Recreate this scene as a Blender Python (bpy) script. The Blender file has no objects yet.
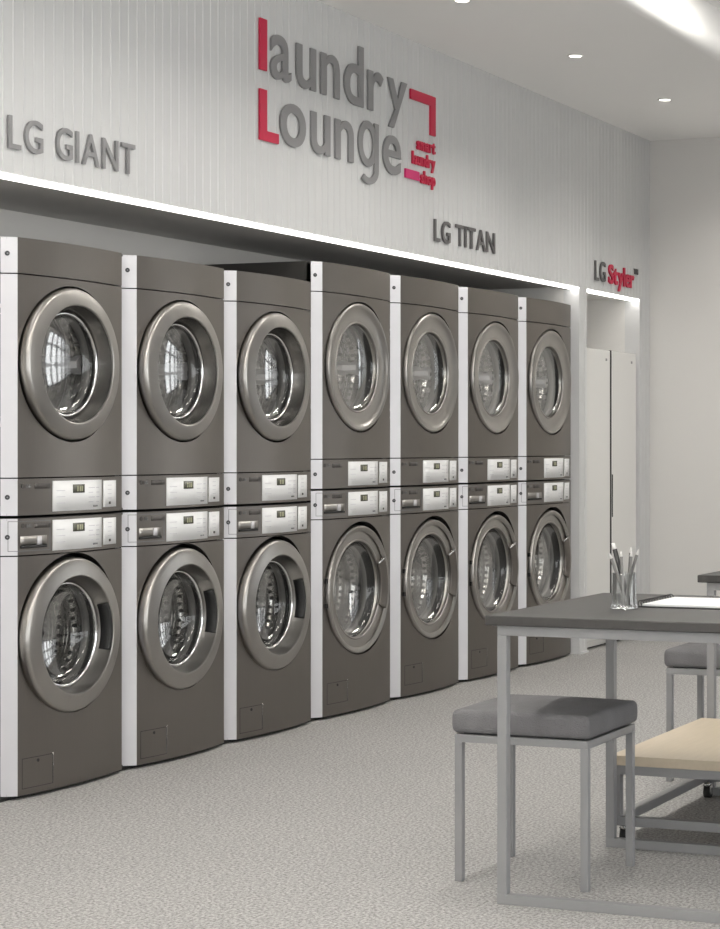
import bpy, bmesh, math, random
from mathutils import Vector, Matrix
random.seed(7)
PI = math.pi
scene = bpy.context.scene
COL = scene.collection

# ------------------------------------------------------------------ camera
cam_d = bpy.data.cameras.new('camera')
cam = bpy.data.objects.new('camera', cam_d); COL.objects.link(cam)
cam_d.sensor_fit = 'HORIZONTAL'; cam_d.sensor_width = 36.0
cam_d.lens = 36.0 * 1990 / 720
cam_d.shift_x = -250 / 720
cam_d.shift_y = -19.5 / 720
cam_d.clip_start = 0.05; cam_d.clip_end = 100
cam.location = (0, 0, 1.22)
cam.rotation_euler = (PI / 2, 0, math.atan2(.3568, .9342) - PI / 2)
scene.camera = cam

# ------------------------------------------------------------------ world, exposure, daylight
world = bpy.data.worlds.new('world'); scene.world = world
world.use_nodes = True
bg = world.node_tree.nodes['Background']
bg.inputs[0].default_value = (0.93, 0.96, 1.0, 1); bg.inputs[1].default_value = 1.0
scene.view_settings.view_transform = 'Standard'
scene.view_settings.look = 'None'
scene.view_settings.exposure = 0.0
scene.view_settings.gamma = 1.0
scene.view_settings.use_curve_mapping = False

def area(name, loc, rot, sx, sy, power, color=(1, 1, 1), spread=PI):
    l = bpy.data.lights.new(name, 'AREA'); l.shape = 'RECTANGLE'
    l.size = sx; l.size_y = sy; l.energy = power; l.color = color; l.spread = spread
    o = bpy.data.objects.new(name, l); COL.objects.link(o)
    o.location = loc; o.rotation_euler = rot
    return o

# room extents
XB, XF = -3.6, 12.0          # wall behind the camera, far wall
YW = -4.2                    # window wall
YF = 4.31                    # ribbed fascia over the machines
YN = 5.0                     # back of the machine niche
ZC = 3.168                   # lowered ceiling over the machines
YS = 3.03                    # where the lowered ceiling ends
ZR = 3.39                    # raised ceiling
ZN = 2.128                   # top of the niches
# shop window bays (x0, x1), daylight comes through them
BAYS = [(-3.2, -0.6), (-0.4, 2.2), (2.4, 5.0), (5.2, 7.8)]
WZ0, WZ1 = 0.25, 2.75
for i, (a, b) in enumerate(BAYS):
    area('window_daylight', ((a + b) / 2, YW - 0.25, (WZ0 + WZ1) / 2), (PI / 2, 0, 0), b - a, WZ1 - WZ0,
         75, (1.0, 0.99, 0.98))
NY0, NY1, NZ0, NZ1 = -3.4, 2.6, .06, 2.5         # unseen glazed front added behind the camera to light the surfaces facing it
area('window_daylight', (XB - .3, (NY0 + NY1) / 2, (NZ0 + NZ1) / 2), (PI / 2, 0, -PI / 2), NY1 - NY0, NZ1 - NZ0, 130, (1.0, 0.99, 0.98))

FY0, FY1, FZ0, FZ1 = -3.8, 0.9, .3, 2.6           # unseen far-wall window added to brighten the machine fronts
area('window_daylight', (XF + .3, (FY0 + FY1) / 2, (FZ0 + FZ1) / 2), (PI / 2, 0, PI / 2), FY1 - FY0, FZ1 - FZ0, 90, (1.0, 0.99, 0.98))

# ------------------------------------------------------------------ materials
def lin(c):
    return tuple(((v / 255) / 12.92 if v / 255 <= .04045 else ((v / 255 + .055) / 1.055) ** 2.4) for v in c) + (1,)

def mat(name, rgb, rough=.6, metal=0.0, spec=.5, bump=None, mottle=None, emit=None, coat=0.0):
    """rgb in sRGB 0..255; bump=(scale, strength, stretch xyz); mottle=(scale, amount, stretch)"""
    m = bpy.data.materials.new(name); m.use_nodes = True
    nt = m.node_tree; p = nt.nodes['Principled BSDF']
    p.inputs['Base Color'].default_value = lin(rgb)
    p.inputs['Roughness'].default_value = rough
    p.inputs['Metallic'].default_value = metal
    p.inputs['Specular IOR Level'].default_value = spec
    p.inputs['Coat Weight'].default_value = coat
    def coords(stretch):
        tc = nt.nodes.new('ShaderNodeTexCoord'); mp = nt.nodes.new('ShaderNodeMapping')
        mp.inputs['Scale'].default_value = stretch
        nt.links.new(tc.outputs['Object'], mp.inputs['Vector'])
        return mp.outputs['Vector']
    if mottle:
        n = nt.nodes.new('ShaderNodeTexNoise'); n.inputs['Scale'].default_value = mottle[0]
        n.inputs['Detail'].default_value = 4
        nt.links.new(coords(mottle[2] if len(mottle) > 2 else (1, 1, 1)), n.inputs['Vector'])
        r = nt.nodes.new('ShaderNodeMapRange')
        r.inputs['From Min'].default_value = .25; r.inputs['From Max'].default_value = .75
        r.inputs['To Min'].default_value = 1 - mottle[1]; r.inputs['To Max'].default_value = 1 + mottle[1]
        nt.links.new(n.outputs['Fac'], r.inputs['Value'])
        mx = nt.nodes.new('ShaderNodeVectorMath'); mx.operation = 'SCALE'
        mx.inputs[0].default_value = lin(rgb)[:3]
        nt.links.new(r.outputs['Result'], mx.inputs['Scale'])
        nt.links.new(mx.outputs['Vector'], p.inputs['Base Color'])
    if bump:
        n = nt.nodes.new('ShaderNodeTexNoise'); n.inputs['Scale'].default_value = bump[0]
        n.inputs['Detail'].default_value = 3
        nt.links.new(coords(bump[2] if len(bump) > 2 else (1, 1, 1)), n.inputs['Vector'])
        b = nt.nodes.new('ShaderNodeBump'); b.inputs['Strength'].default_value = bump[1]
        b.inputs['Distance'].default_value = .01
        nt.links.new(n.outputs['Fac'], b.inputs['Height'])
        nt.links.new(b.outputs['Normal'], p.inputs['Normal'])
    if emit:
        p.inputs['Emission Color'].default_value = lin(emit[0]); p.inputs['Emission Strength'].default_value = emit[1]
    return m

def glass_mat(name, tint, refl=.08, rough=.03, gmax=.85):
    m = bpy.data.materials.new(name); m.use_nodes = True
    nt = m.node_tree
    for n in list(nt.nodes): nt.nodes.remove(n)
    out = nt.nodes.new('ShaderNodeOutputMaterial')
    t = nt.nodes.new('ShaderNodeBsdfTransparent'); t.inputs[0].default_value = tint
    g = nt.nodes.new('ShaderNodeBsdfGlossy'); g.inputs['Roughness'].default_value = rough
    g.inputs['Color'].default_value = (.95, .95, .95, 1)
    lw = nt.nodes.new('ShaderNodeLayerWeight'); lw.inputs['Blend'].default_value = .28
    r = nt.nodes.new('ShaderNodeMapRange')
    r.inputs['To Min'].default_value = refl; r.inputs['To Max'].default_value = gmax
    nt.links.new(lw.outputs['Fresnel'], r.inputs['Value'])
    mx = nt.nodes.new('ShaderNodeMixShader')
    nt.links.new(r.outputs['Result'], mx.inputs[0]); nt.links.new(t.outputs[0], mx.inputs[1])
    nt.links.new(g.outputs[0], mx.inputs[2]); nt.links.new(mx.outputs[0], out.inputs[0])
    return m

M = {}
M['wall'] = mat('wall_paint', (214, 212, 209), .85, bump=(60, .05), mottle=(1.5, .01))
M['fascia'] = mat('fascia_paint', (200, 200, 200), .7)
M['ceiling'] = mat('ceiling_paint', (243, 242, 240), .9, mottle=(1.2, .01))
M['floor'] = mat('speckled_vinyl', (172, 170, 168), .75)
M['plinth'] = mat('black_gap', (16, 16, 16), .8)
M['steel'] = mat('brushed_graphite_steel', (124, 119, 114), .36, 1.0, mottle=(6, .02, (40, 40, 1)))
M['steel_ring'] = mat('brushed_steel_ring', (164, 161, 157), .30, 1.0, mottle=(12, .05))
M['bezel'] = mat('dark_polished_bezel', (126, 124, 121), .26, 1.0)
M['bezel_pale'] = mat('satin_steel_bezel', (150, 148, 145), .28, 1.0)
M['trim'] = mat('steel_trim_window_sheen', (206, 205, 208), .42, .30)  # base colour lightened to imitate windows reflected in the corner strips
M['case'] = mat('dark_case_paint', (62, 60, 58), .5, .3)
M['drum'] = mat('drum_steel', (150, 148, 146), .16, 1.0, bump=(30, .15, (1, 1, 1)))
M['dark'] = mat('dark_rubber', (30, 30, 30), .6)
M['gasket'] = mat('grey_rubber_gasket', (96, 95, 93), .45)
M['white'] = mat('white_control_plastic', (228, 228, 228), .4)
M['lcd'] = mat('lcd_window', (88, 88, 78), .25)
M['lcd_digit'] = mat('lcd_digit', (150, 150, 122), .5)
M['print'] = mat('grey_print', (120, 120, 122), .6)
M['print_dark'] = mat('dark_print', (70, 66, 64), .5)
M['print_pale'] = mat('pale_print', (196, 194, 200), .6)
M['screw'] = mat('screw_steel', (60, 60, 62), .35, .8)
M['chrome'] = mat('chrome', (215, 215, 215), .12, 1.0)
M['glass'] = glass_mat('door_glass', (.88, .88, .87, 1), .045, .07, .30)
M['clear'] = glass_mat('tumbler_glass', (.93, .94, .94, 1), .10, .02)
M['pane'] = glass_mat('window_pane', (.97, .98, .98, 1), .03, .01)
M['sign_grey'] = mat('sign_grey_metal', (138, 137, 138), .45, .2)
M['sign_dark'] = mat('sign_dark_grey', (98, 96, 96), .5, .2)
M['sign_red'] = mat('sign_crimson', (190, 28, 66), .5)
M['sign_magenta'] = mat('sign_magenta', (205, 40, 110), .5)
M['frame'] = mat('satin_grey_tube', (146, 146, 147), .5, .25)
M['tabletop'] = mat('charcoal_wood_top', (68, 67, 66), .5, spec=.2, mottle=(5, .06, (1.2, 9, 9)))
M['cushion'] = mat('grey_upholstery', (114, 113, 115), .85, bump=(260, .5), mottle=(14, .10, (1, 1.5, .35)))
M['birch'] = mat('birch_board', (204, 190, 168), .55, mottle=(5, .035, (1.4, 14, 14)))
M['birch_edge'] = mat('birch_edge', (200, 176, 142), .6, mottle=(30, .10, (1, 2, 20)))
M['paper'] = mat('white_paper', (240, 240, 240), .8)
M['cover'] = mat('black_cover', (28, 28, 29), .55)
M['pencil_grey'] = mat('grey_pencil', (120, 118, 116), .45)
M['pencil_tip'] = mat('white_pencil_end', (228, 226, 222), .5)
M['pen_black'] = mat('black_pen', (22, 22, 24), .35)
M['styler'] = mat('styler_pale_gloss', (226, 225, 222), .25, 0.0, coat=.5)
M['gap'] = mat('dark_gap', (40, 39, 38), .7)
M['led'] = mat('led_diffuser', (255, 255, 255), .6, emit=((255, 252, 246), 6.0))
M['fill_uplight'] = mat('fill_uplight_diffuser', (255, 255, 255), .6, emit=((255, 251, 244), 210.0))
M['panel'] = mat('panel_diffuser', (255, 255, 255), .6, emit=((255, 251, 244), 20.0))
M['panel_fill'] = mat('fill_panel_diffuser', (255, 255, 255), .6, emit=((255, 251, 244), 5.0))
M['lamp'] = mat('downlight_disc', (255, 255, 255), .6, emit=((255, 250, 240), 6.0))
M['lamp_ring'] = mat('downlight_ring', (232, 231, 228), .5)
M['alu'] = mat('window_aluminium', (120, 120, 122), .4, .6)

# floor: fine salt and pepper speckle
def floor_nodes():
    m = M['floor']; nt = m.node_tree; p = nt.nodes['Principled BSDF']
    tc = nt.nodes.new('ShaderNodeTexCoord')
    n1 = nt.nodes.new('ShaderNodeTexNoise'); n1.inputs['Scale'].default_value = 105; n1.inputs['Detail'].default_value = 3
    n1.inputs['Roughness'].default_value = .7
    n2 = nt.nodes.new('ShaderNodeTexVoronoi'); n2.inputs['Scale'].default_value = 170
    n3 = nt.nodes.new('ShaderNodeTexNoise'); n3.inputs['Scale'].default_value = 1.3; n3.inputs['Detail'].default_value = 2
    for n in (n1, n2, n3): nt.links.new(tc.outputs['Object'], n.inputs['Vector'])
    cr = nt.nodes.new('ShaderNodeValToRGB'); e = cr.color_ramp.elements
    e[0].position = .36; e[0].color = lin((122, 120, 118))
    e[1].position = .64; e[1].color = lin((194, 193, 191))
    k = e.new(.5); k.color = lin((164, 162, 160))
    nt.links.new(n1.outputs['Fac'], cr.inputs['Fac'])
    bw = nt.nodes.new('ShaderNodeRGBToBW'); nt.links.new(n2.outputs['Color'], bw.inputs[0])
    mr = nt.nodes.new('ShaderNodeMapRange'); mr.inputs['To Min'].default_value = .80; mr.inputs['To Max'].default_value = 1.17
    nt.links.new(bw.outputs[0], mr.inputs['Value'])
    mr3 = nt.nodes.new('ShaderNodeMapRange'); mr3.inputs['To Min'].default_value = .94; mr3.inputs['To Max'].default_value = 1.06
    nt.links.new(n3.outputs['Fac'], mr3.inputs['Value'])
    mu = nt.nodes.new('ShaderNodeMath'); mu.operation = 'MULTIPLY'
    nt.links.new(mr.outputs[0], mu.inputs[0]); nt.links.new(mr3.outputs[0], mu.inputs[1])
    sc = nt.nodes.new('ShaderNodeVectorMath'); sc.operation = 'SCALE'
    nt.links.new(cr.outputs[0], sc.inputs[0]); nt.links.new(mu.outputs[0], sc.inputs['Scale'])
    nt.links.new(sc.outputs[0], p.inputs['Base Color'])
floor_nodes()

# drum: rows of dark perforations in the rolled steel
def drum_nodes():
    nt = M['drum'].node_tree; p = nt.nodes['Principled BSDF']
    tc = nt.nodes.new('ShaderNodeTexCoord')
    v = nt.nodes.new('ShaderNodeTexVoronoi'); v.inputs['Scale'].default_value = 30; v.inputs['Randomness'].default_value = .25
    v.voronoi_dimensions = '2D'
    sp = nt.nodes.new('ShaderNodeSeparateXYZ'); at = nt.nodes.new('ShaderNodeMath'); at.operation = 'ARCTAN2'
    ml = nt.nodes.new('ShaderNodeMath'); ml.operation = 'MULTIPLY'; ml.inputs[1].default_value = .235
    cb = nt.nodes.new('ShaderNodeCombineXYZ')
    nt.links.new(tc.outputs['Object'], sp.inputs[0]); nt.links.new(sp.outputs['Z'], at.inputs[0]); nt.links.new(sp.outputs['X'], at.inputs[1])
    nt.links.new(at.outputs[0], ml.inputs[0]); nt.links.new(ml.outputs[0], cb.inputs['X']); nt.links.new(sp.outputs['Y'], cb.inputs['Y'])
    nt.links.new(cb.outputs[0], v.inputs['Vector'])
    for n in nt.nodes:
        if n.bl_idname == 'ShaderNodeBump':
            n.inputs['Strength'].default_value = .25; n.inputs['Distance'].default_value = .004
            nt.links.new(v.outputs['Distance'], n.inputs['Height'])
    cr = nt.nodes.new('ShaderNodeValToRGB'); e = cr.color_ramp.elements
    e[0].position = .20; e[0].color = (.04, .04, .04, 1); e[1].position = .28; e[1].color = lin((196, 195, 193))
    nt.links.new(v.outputs['Distance'], cr.inputs[0]); nt.links.new(cr.outputs[0], p.inputs['Base Color'])
drum_nodes()

# ------------------------------------------------------------------ mesh builder
class MB:
    def __init__(s): s.v = []; s.f = []; s.sm = []
    def add(s, vs, fs, smooth=False):
        o = len(s.v); s.v += [tuple(v) for v in vs]
        for f in fs: s.f.append([i + o for i in f]); s.sm.append(smooth)
        return s
    def box(s, x0, x1, y0, y1, z0, z1, m=None):
        vs = [(x0, y0, z0), (x1, y0, z0), (x1, y1, z0), (x0, y1, z0), (x0, y0, z1), (x1, y0, z1), (x1, y1, z1), (x0, y1, z1)]
        if m is not None: vs = [m @ Vector(v) for v in vs]
        return s.add(vs, [(0, 3, 2, 1), (4, 5, 6, 7), (0, 1, 5, 4), (1, 2, 6, 5), (2, 3, 7, 6), (3, 0, 4, 7)])
    def prism(s, poly, z0, z1):                    # ccw outline in xy extruded in z
        n = len(poly)
        vs = [(x, y, z0) for x, y in poly] + [(x, y, z1) for x, y in poly]
        fs = [list(range(n))[::-1], list(range(n, 2 * n))] + [(i, (i + 1) % n, n + (i + 1) % n, n + i) for i in range(n)]
        return s.add(vs, fs)
    def cyl(s, p0, p1, r0, r1=None, n=16, caps=True, smooth=True):
        r1 = r0 if r1 is None else r1
        p0, p1 = Vector(p0), Vector(p1); d = (p1 - p0).normalized()
        a = d.orthogonal().normalized(); b = d.cross(a)
        vs = []
        for p, r in ((p0, r0), (p1, r1)):
            vs += [p + r * (math.cos(t) * a + math.sin(t) * b) for t in [2 * PI * i / n for i in range(n)]]
        s.add(vs, [(i, (i + 1) % n, n + (i + 1) % n, n + i) for i in range(n)], smooth)
        if caps:
            s.add(vs[:n], [list(range(n))[::-1]]); s.add(vs[n:], [list(range(n))])
        return s
    def lathe(s, prof, cz, n=72, a0=0, a1=2 * PI, close=False):   # (r, y) about the y axis through (0, cz)
        full = abs(a1 - a0 - 2 * PI) < 1e-6
        k = n if full else n + 1
        vs = []
        for i in range(k):
            t = a0 + (a1 - a0) * i / n
            for r, y in prof: vs.append((r * math.cos(t), y, cz + r * math.sin(t)))
        m = len(prof); fs = []
        for i in range(n):
            j = (i + 1) % k
            for q in range(m - 1 if not close else m):
                w = (q + 1) % m
                fs.append((i * m + q, j * m + q, j * m + w, i * m + w))
        if not full and close:
            fs.append(list(range(m))); fs.append(list(range((k - 1) * m, k * m))[::-1])
        return s.add(vs, fs, True)
    def build(s, name, m, parent=None, bevel=0, loc=None, seg=2, fix=True, auto=None):
        me = bpy.data.meshes.new(name); me.from_pydata(s.v, [], s.f); me.update()
        me.polygons.foreach_set('use_smooth', s.sm)
        if fix:
            bm = bmesh.new(); bm.from_mesh(me)
            bmesh.ops.remove_doubles(bm, verts=bm.verts, dist=1e-6)
            bmesh.ops.recalc_face_normals(bm, faces=bm.faces)
            bm.to_mesh(me); bm.free()
        if auto is not None: me.set_sharp_from_angle(angle=math.radians(auto))
        me.materials.append(M[m] if isinstance(m, str) else m)
        o = bpy.data.objects.new(name, me); COL.objects.link(o)
        if parent is not None: o.parent = parent
        if loc: o.location = loc
        if bevel:
            b = o.modifiers.new('bevel', 'BEVEL'); b.width = bevel; b.segments = seg; b.limit_method = 'ANGLE'
            b.harden_normals = False
        return o

def tag(o, label=None, cat=None, group=None, kind=None):
    if label: o['label'] = label
    if cat: o['category'] = cat
    if group: o['group'] = group
    if kind: o['kind'] = kind
    return o
def thing(name, label, cat, loc=(0, 0, 0), group=None):
    o = bpy.data.objects.new(name, None); COL.objects.link(o); o.location = loc; o.empty_display_size = .1
    return tag(o, label, cat, group)
def struct(o): o['kind'] = 'structure'; return o
def copy_tree(o, parent=None):
    c = o.copy(); COL.objects.link(c)
    if parent is not None: c.parent = parent
    for ch in list(o.children): copy_tree(ch, c)
    return c

# ------------------------------------------------------------------ the room
struct(MB().box(XB, XF, YW, YN, -.1, 0).build('floor', 'floor'))
# lowered ceiling with a rounded drop along its edge, then the raised ceiling, one shell
R_ = .07
prof = [(YN, ZC), (YS + R_, ZC)]
for k in range(1, 9):
    t = PI / 2 * k / 8
    prof.append((YS + R_ - R_ * math.sin(t), ZC + R_ - R_ * math.cos(t)))
prof += [(YS, ZR), (YW, ZR)]
cm = MB(); vs = []
for x in (XB, XF): vs += [(x, y, z) for y, z in prof]
n = len(prof); cm.add(vs, [(i, i + 1, n + i + 1, n + i) for i in range(n - 1)], True)
top = [(XB, YN, ZR + .12), (XB, YW, ZR + .12), (XF, YW, ZR + .12), (XF, YN, ZR + .12)]
cm.add(top, [(0, 1, 2, 3)])
cm.add([(XB, YN, ZC), (XF, YN, ZC), (XF, YN, ZR + .12), (XB, YN, ZR + .12)], [(0, 1, 2, 3)])
struct(cm.build('ceiling', 'ceiling', fix=False, auto=30))
fw = MB(); fw.box(XF, XF + .1, YW, FY0, 0, ZR + .12).box(XF, XF + .1, FY1, YN + .1, 0, ZR + .12)
fw.box(XF, XF + .1, FY0, FY1, 0, FZ0).box(XF, XF + .1, FY0, FY1, FZ1, ZR + .12)
struct(fw.build('wall_far', 'wall'))
ff = MB()
NC, NRW, BW = 6, 3, .20  # wide bars shaped to break the window's reflection into streaks
cw = (FY1 - FY0 - BW) / NC; rh_ = (FZ1 - FZ0 - .10) / NRW
for k in range(NC + 1): ff.box(XF + .03, XF + .08, FY0 + cw * k, FY0 + cw * k + BW, FZ0, FZ1)
for k in range(NRW + 1): ff.box(XF + .035, XF + .075, FY0, FY1, FZ0 + rh_ * k, FZ0 + rh_ * k + .10)
fwin = struct(ff.build('window_7', 'alu'))
for k in range(NC):
    MB().box(XF + .052, XF + .058, FY0 + cw * k + BW, FY0 + cw * (k + 1), FZ0 + .1, FZ1 - .1).build('pane', 'pane', fwin)
nw = MB(); nw.box(XB - .1, XB, YW, NY0, 0, ZR + .12).box(XB - .1, XB, NY1, YN + .1, 0, ZR + .12)
nw.box(XB - .1, XB, NY0, NY1, 0, NZ0).box(XB - .1, XB, NY0, NY1, NZ1, ZR + .12)
struct(nw.build('wall_near', 'wall'))
nf = MB()
for k in range(5):
    y = NY0 + (NY1 - NY0 - .06) * k / 4; nf.box(XB - .08, XB - .03, y, y + .06, NZ0, NZ1)
nf.box(XB - .08, XB - .03, NY0, NY1, NZ0, NZ0 + .05).box(XB - .08, XB - .03, NY0, NY1, NZ1 - .05, NZ1)
nwin = struct(nf.build('window_6', 'alu'))
for k in range(4):
    y = NY0 + (NY1 - NY0 - .06) * k / 4 + .06
    MB().box(XB - .058, XB - .052, y, y + (NY1 - NY0 - .06) / 4 - .06, NZ0 + .05, NZ1 - .05).build('pane', 'pane', nwin)
struct(MB().box(XB, XF, YN, YN + .1, 0, ZR + .12).build('wall_niche', 'wall'))
# ribbed lining: fascia over the niches plus the piers
XJ0, XJ1 = 10.785, 10.905      # pier between washers and steam closets
XK = 11.81                     # pier at the far corner
def ribbed(x0, x1, z0, z1, depth, name, y=YF, pitch=.056):
    g, d = .008, .003
    pts = []; k0 = math.ceil(x0 / pitch)
    pts.append((x0, y))
    k = k0
    while k * pitch < x1 - .012:
        c = k * pitch
        if c - g / 2 > x0 + .002:
            pts += [(c - g / 2 - .002, y), (c - g / 2, y - .0025), (c, y - .003), (c + g / 2, y - .0025), (c + g / 2 + .002, y)]
        k += 1
    pts.append((x1, y)); pts += [(x1, y + depth), (x0, y + depth)]
    return struct(MB().prism(pts, z0, z1).build(name, 'fascia'))
ribbed(XB, XF, ZN + .015, ZC, .10, 'wall_fascia')
ribbed(XJ0, XJ1, 0, ZN + .015, .10, 'trim_1')
ribbed(XK, XF, 0, ZN + .015, .10, 'trim_2')
# niche returns and soffit
struct(MB().box(XJ0, XJ1, YF + .10, YN, 0, ZN + .015).build('wall_divider', 'wall'))
struct(MB().box(XK, XF, YF + .10, YN, 0, ZN + .015).build('wall_return', 'wall'))
struct(MB().box(XB, XF, YF + .10, YN, ZN + .015, ZN + .06).build('wall_soffit', 'wall'))
struct(MB().box(XJ0 - .012, XJ1 + .004, YF - .012, YF, 0, .012).build('baseboard_pier', 'fascia'))
# window wall on the street side
ww = MB()
ww.box(XB, XF, YW - .15, YW, 0, WZ0); ww.box(XB, XF, YW - .15, YW, WZ1, ZR + .12)
xs = [XB] + [v for b in BAYS for v in b] + [XF]
for i in range(0, len(xs), 2): ww.box(xs[i], xs[i + 1], YW - .15, YW, WZ0, WZ1)
struct(ww.build('wall_street', 'wall'))
for i, (a, b) in enumerate(BAYS):
    f = MB(); t = .05
    f.box(a, b, YW - .10, YW - .05, WZ0, WZ0 + t).box(a, b, YW - .10, YW - .05, WZ1 - t, WZ1)
    f.box(a, a + t, YW - .10, YW - .05, WZ0, WZ1).box(b - t, b, YW - .10, YW - .05, WZ0, WZ1)
    f.box((a + b) / 2 - .025, (a + b) / 2 + .025, YW - .10, YW - .05, WZ0, WZ1)
    w = struct(f.build('window_%d' % (i + 1), 'alu'))
    MB().box(a + t, b - t, YW - .078, YW - .072, WZ0 + t, WZ1 - t).build('pane', 'pane', w)

# ------------------------------------------------------------------ lights of the room and added fill lights
def light_strip(x0, x1, label):
    t = thing('light_strip', label, 'light strip', ((x0 + x1) / 2, YF + .05, ZN), 'light strips over the niches')
    hw = (x1 - x0) / 2
    MB().box(-hw, hw, -.046, .004, .001, .012).build('diffuser', 'led', t)
    MB().box(-hw, hw, -.044, .044, .012, .0145).build('channel', 'fascia', t)
    return t
light_strip(2.0, XJ0 - .002, 'long glowing white light strip above the row of washers and dryers')
light_strip(XJ1 + .002, XK - .002, 'short glowing white light strip above the two steam closets')

def panel_light(x, y, L, Wd, dm='panel'):
    t = thing('ceiling_panel_light', 'unseen recessed white light panel in the raised ceiling', 'ceiling light', (x, y, ZR), 'light panels in the raised ceiling')
    MB().box(-L / 2, L / 2, -Wd / 2, Wd / 2, -.006, -.001).build('diffuser', dm, t)
    f = MB(); a, b = L / 2 + .012, Wd / 2 + .012
    f.box(-a, a, -b, -Wd / 2, -.010, 0).box(-a, a, Wd / 2, b, -.010, 0).box(-a, -L / 2, -Wd / 2, Wd / 2, -.010, 0).box(L / 2, a, -Wd / 2, Wd / 2, -.010, 0)
    f.build('frame', 'lamp_ring', t)
for k in range(6):
    panel_light(8.62 - 1.8 * k, 2.62, .9, .3)
    panel_light(8.62 - 1.8 * k, 0.2, .9, .3, 'panel_fill')  # this row and the next: unseen fill added to brighten floor and ceiling
    panel_light(8.62 - 1.8 * k, -2.2, .9, .3, 'panel_fill')

panel_light(10.7, 2.82, 1.6, .3)  # unseen panel added to brighten the far wall and steam closets

def fill(x0, x1, y, z):  # bar light out of view, added only to brighten the ceiling
    t = thing('fill_light', 'unseen bar light added to brighten the ceiling', 'pendant light', ((x0 + x1) / 2, y, z), 'added fill lights')
    h = (x1 - x0) / 2
    MB().box(-h, h, -.04, .04, -.03, .02).build('housing', 'fascia', t, bevel=.003)
    MB().box(-h + .01, h - .01, -.034, .034, .0205, .024).build('diffuser', 'fill_uplight', t)
    for s_ in (-1, 1): MB().cyl((s_ * (h - .1), 0, .02), (s_ * (h - .1), 0, ZR - z), .0015, n=8).build('cable', 'chrome', t)
fill(-1.6, 1.0, 1.5, 2.80)
fill(1.9, 4.5, 1.5, 2.80)

def downlight(x, y, z, label):
    t = thing('ceiling_downlight', label, 'ceiling light', (x, y, z), 'recessed ceiling downlights')
    MB().cyl((0, 0, -.004), (0, 0, -.001), .030, n=24).build('lamp', 'lamp', t)
    r = MB(); n = 28; vs = []
    for i in range(n):
        a = 2 * PI * i / n
        for rr, zz in ((.031, -.001), (.031, -.006), (.040, -.006), (.043, -.001)):
            vs.append((rr * math.cos(a), rr * math.sin(a), zz))
    r.add(vs, [(i * 4 + q, i * 4 + (q + 1) % 4, ((i + 1) % n) * 4 + (q + 1) % 4, ((i + 1) % n) * 4 + q) for i in range(n) for q in range(4)], True)
    r.build('rim', 'lamp_ring', t, auto=40)
    l = bpy.data.lights.new('downlight_bulb', 'SPOT'); l.energy = 9; l.spot_size = 2.0; l.spot_blend = .8
    l.shadow_soft_size = .03; l.color = (1, .96, .9)
    o = bpy.data.objects.new('downlight_bulb', l); COL.objects.link(o); o.parent = t; o.location = (0, 0, -.02)
for x, lab in ((7.90, 'round recessed downlight at the top edge of the picture, nearest of three'),
               (9.23, 'round recessed downlight in the middle of the ceiling row'),
               (10.58, 'round recessed downlight nearest to the far wall')):
    downlight(x, 3.71, ZC, lab)

# ------------------------------------------------------------------ lettering
def glyph(ch, extrude, offset):
    cu = bpy.data.curves.new('t', 'FONT'); cu.body = ch; cu.extrude = extrude; cu.offset = offset; cu.resolution_u = 6
    o = bpy.data.objects.new('t', cu); COL.objects.link(o)
    dg = bpy.context.evaluated_depsgraph_get()
    me = bpy.data.meshes.new_from_object(o.evaluated_get(dg))
    bpy.data.objects.remove(o); bpy.data.curves.remove(cu)
    return me
def round_g():
    """single-storey g: bowl, stem and open hooked tail; glyph units, x-height .55"""
    w = .048; m = MB(); n = 40
    def ribbon(path, closed, f_=.5):
        vs = []; k = len(path)
        for i, (x, z) in enumerate(path):
            a = path[(i - 1) % k] if (closed or i) else path[0]; b = path[(i + 1) % k] if (closed or i < k - 1) else path[-1]
            tx, tz = b[0] - a[0], b[1] - a[1]; L = math.hypot(tx, tz); nx, nz = -tz / L * w, tx / L * w
            vs += [(x + nx, z + nz, -.5), (x - nx, z - nz, -.5), (x - nx, z - nz, f_), (x + nx, z + nz, f_)]
        fs = []
        for i in range(k if closed else k - 1):
            j = (i + 1) % k
            fs += [(4 * i + q, 4 * i + (q + 1) % 4, 4 * j + (q + 1) % 4, 4 * j + q) for q in range(4)]
        if not closed: fs += [(0, 1, 2, 3), (4 * k - 4, 4 * k - 3, 4 * k - 2, 4 * k - 1)]
        m.add(vs, fs)
    ribbon([(.235 + .170 * math.cos(2 * PI * i / n), .275 + .235 * math.sin(2 * PI * i / n)) for i in range(n)], True, .4)
    ribbon([(.43, .55), (.43, .35), (.43, .15), (.43, -.02)] + [(.25 + .18 * math.cos(t), -.04 + .17 * math.sin(t)) for t in [-PI * .75 * i / 12 for i in range(1, 13)]], False)
    me = bpy.data.meshes.new('t'); me.from_pydata(m.v, [], m.f); return me
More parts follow.
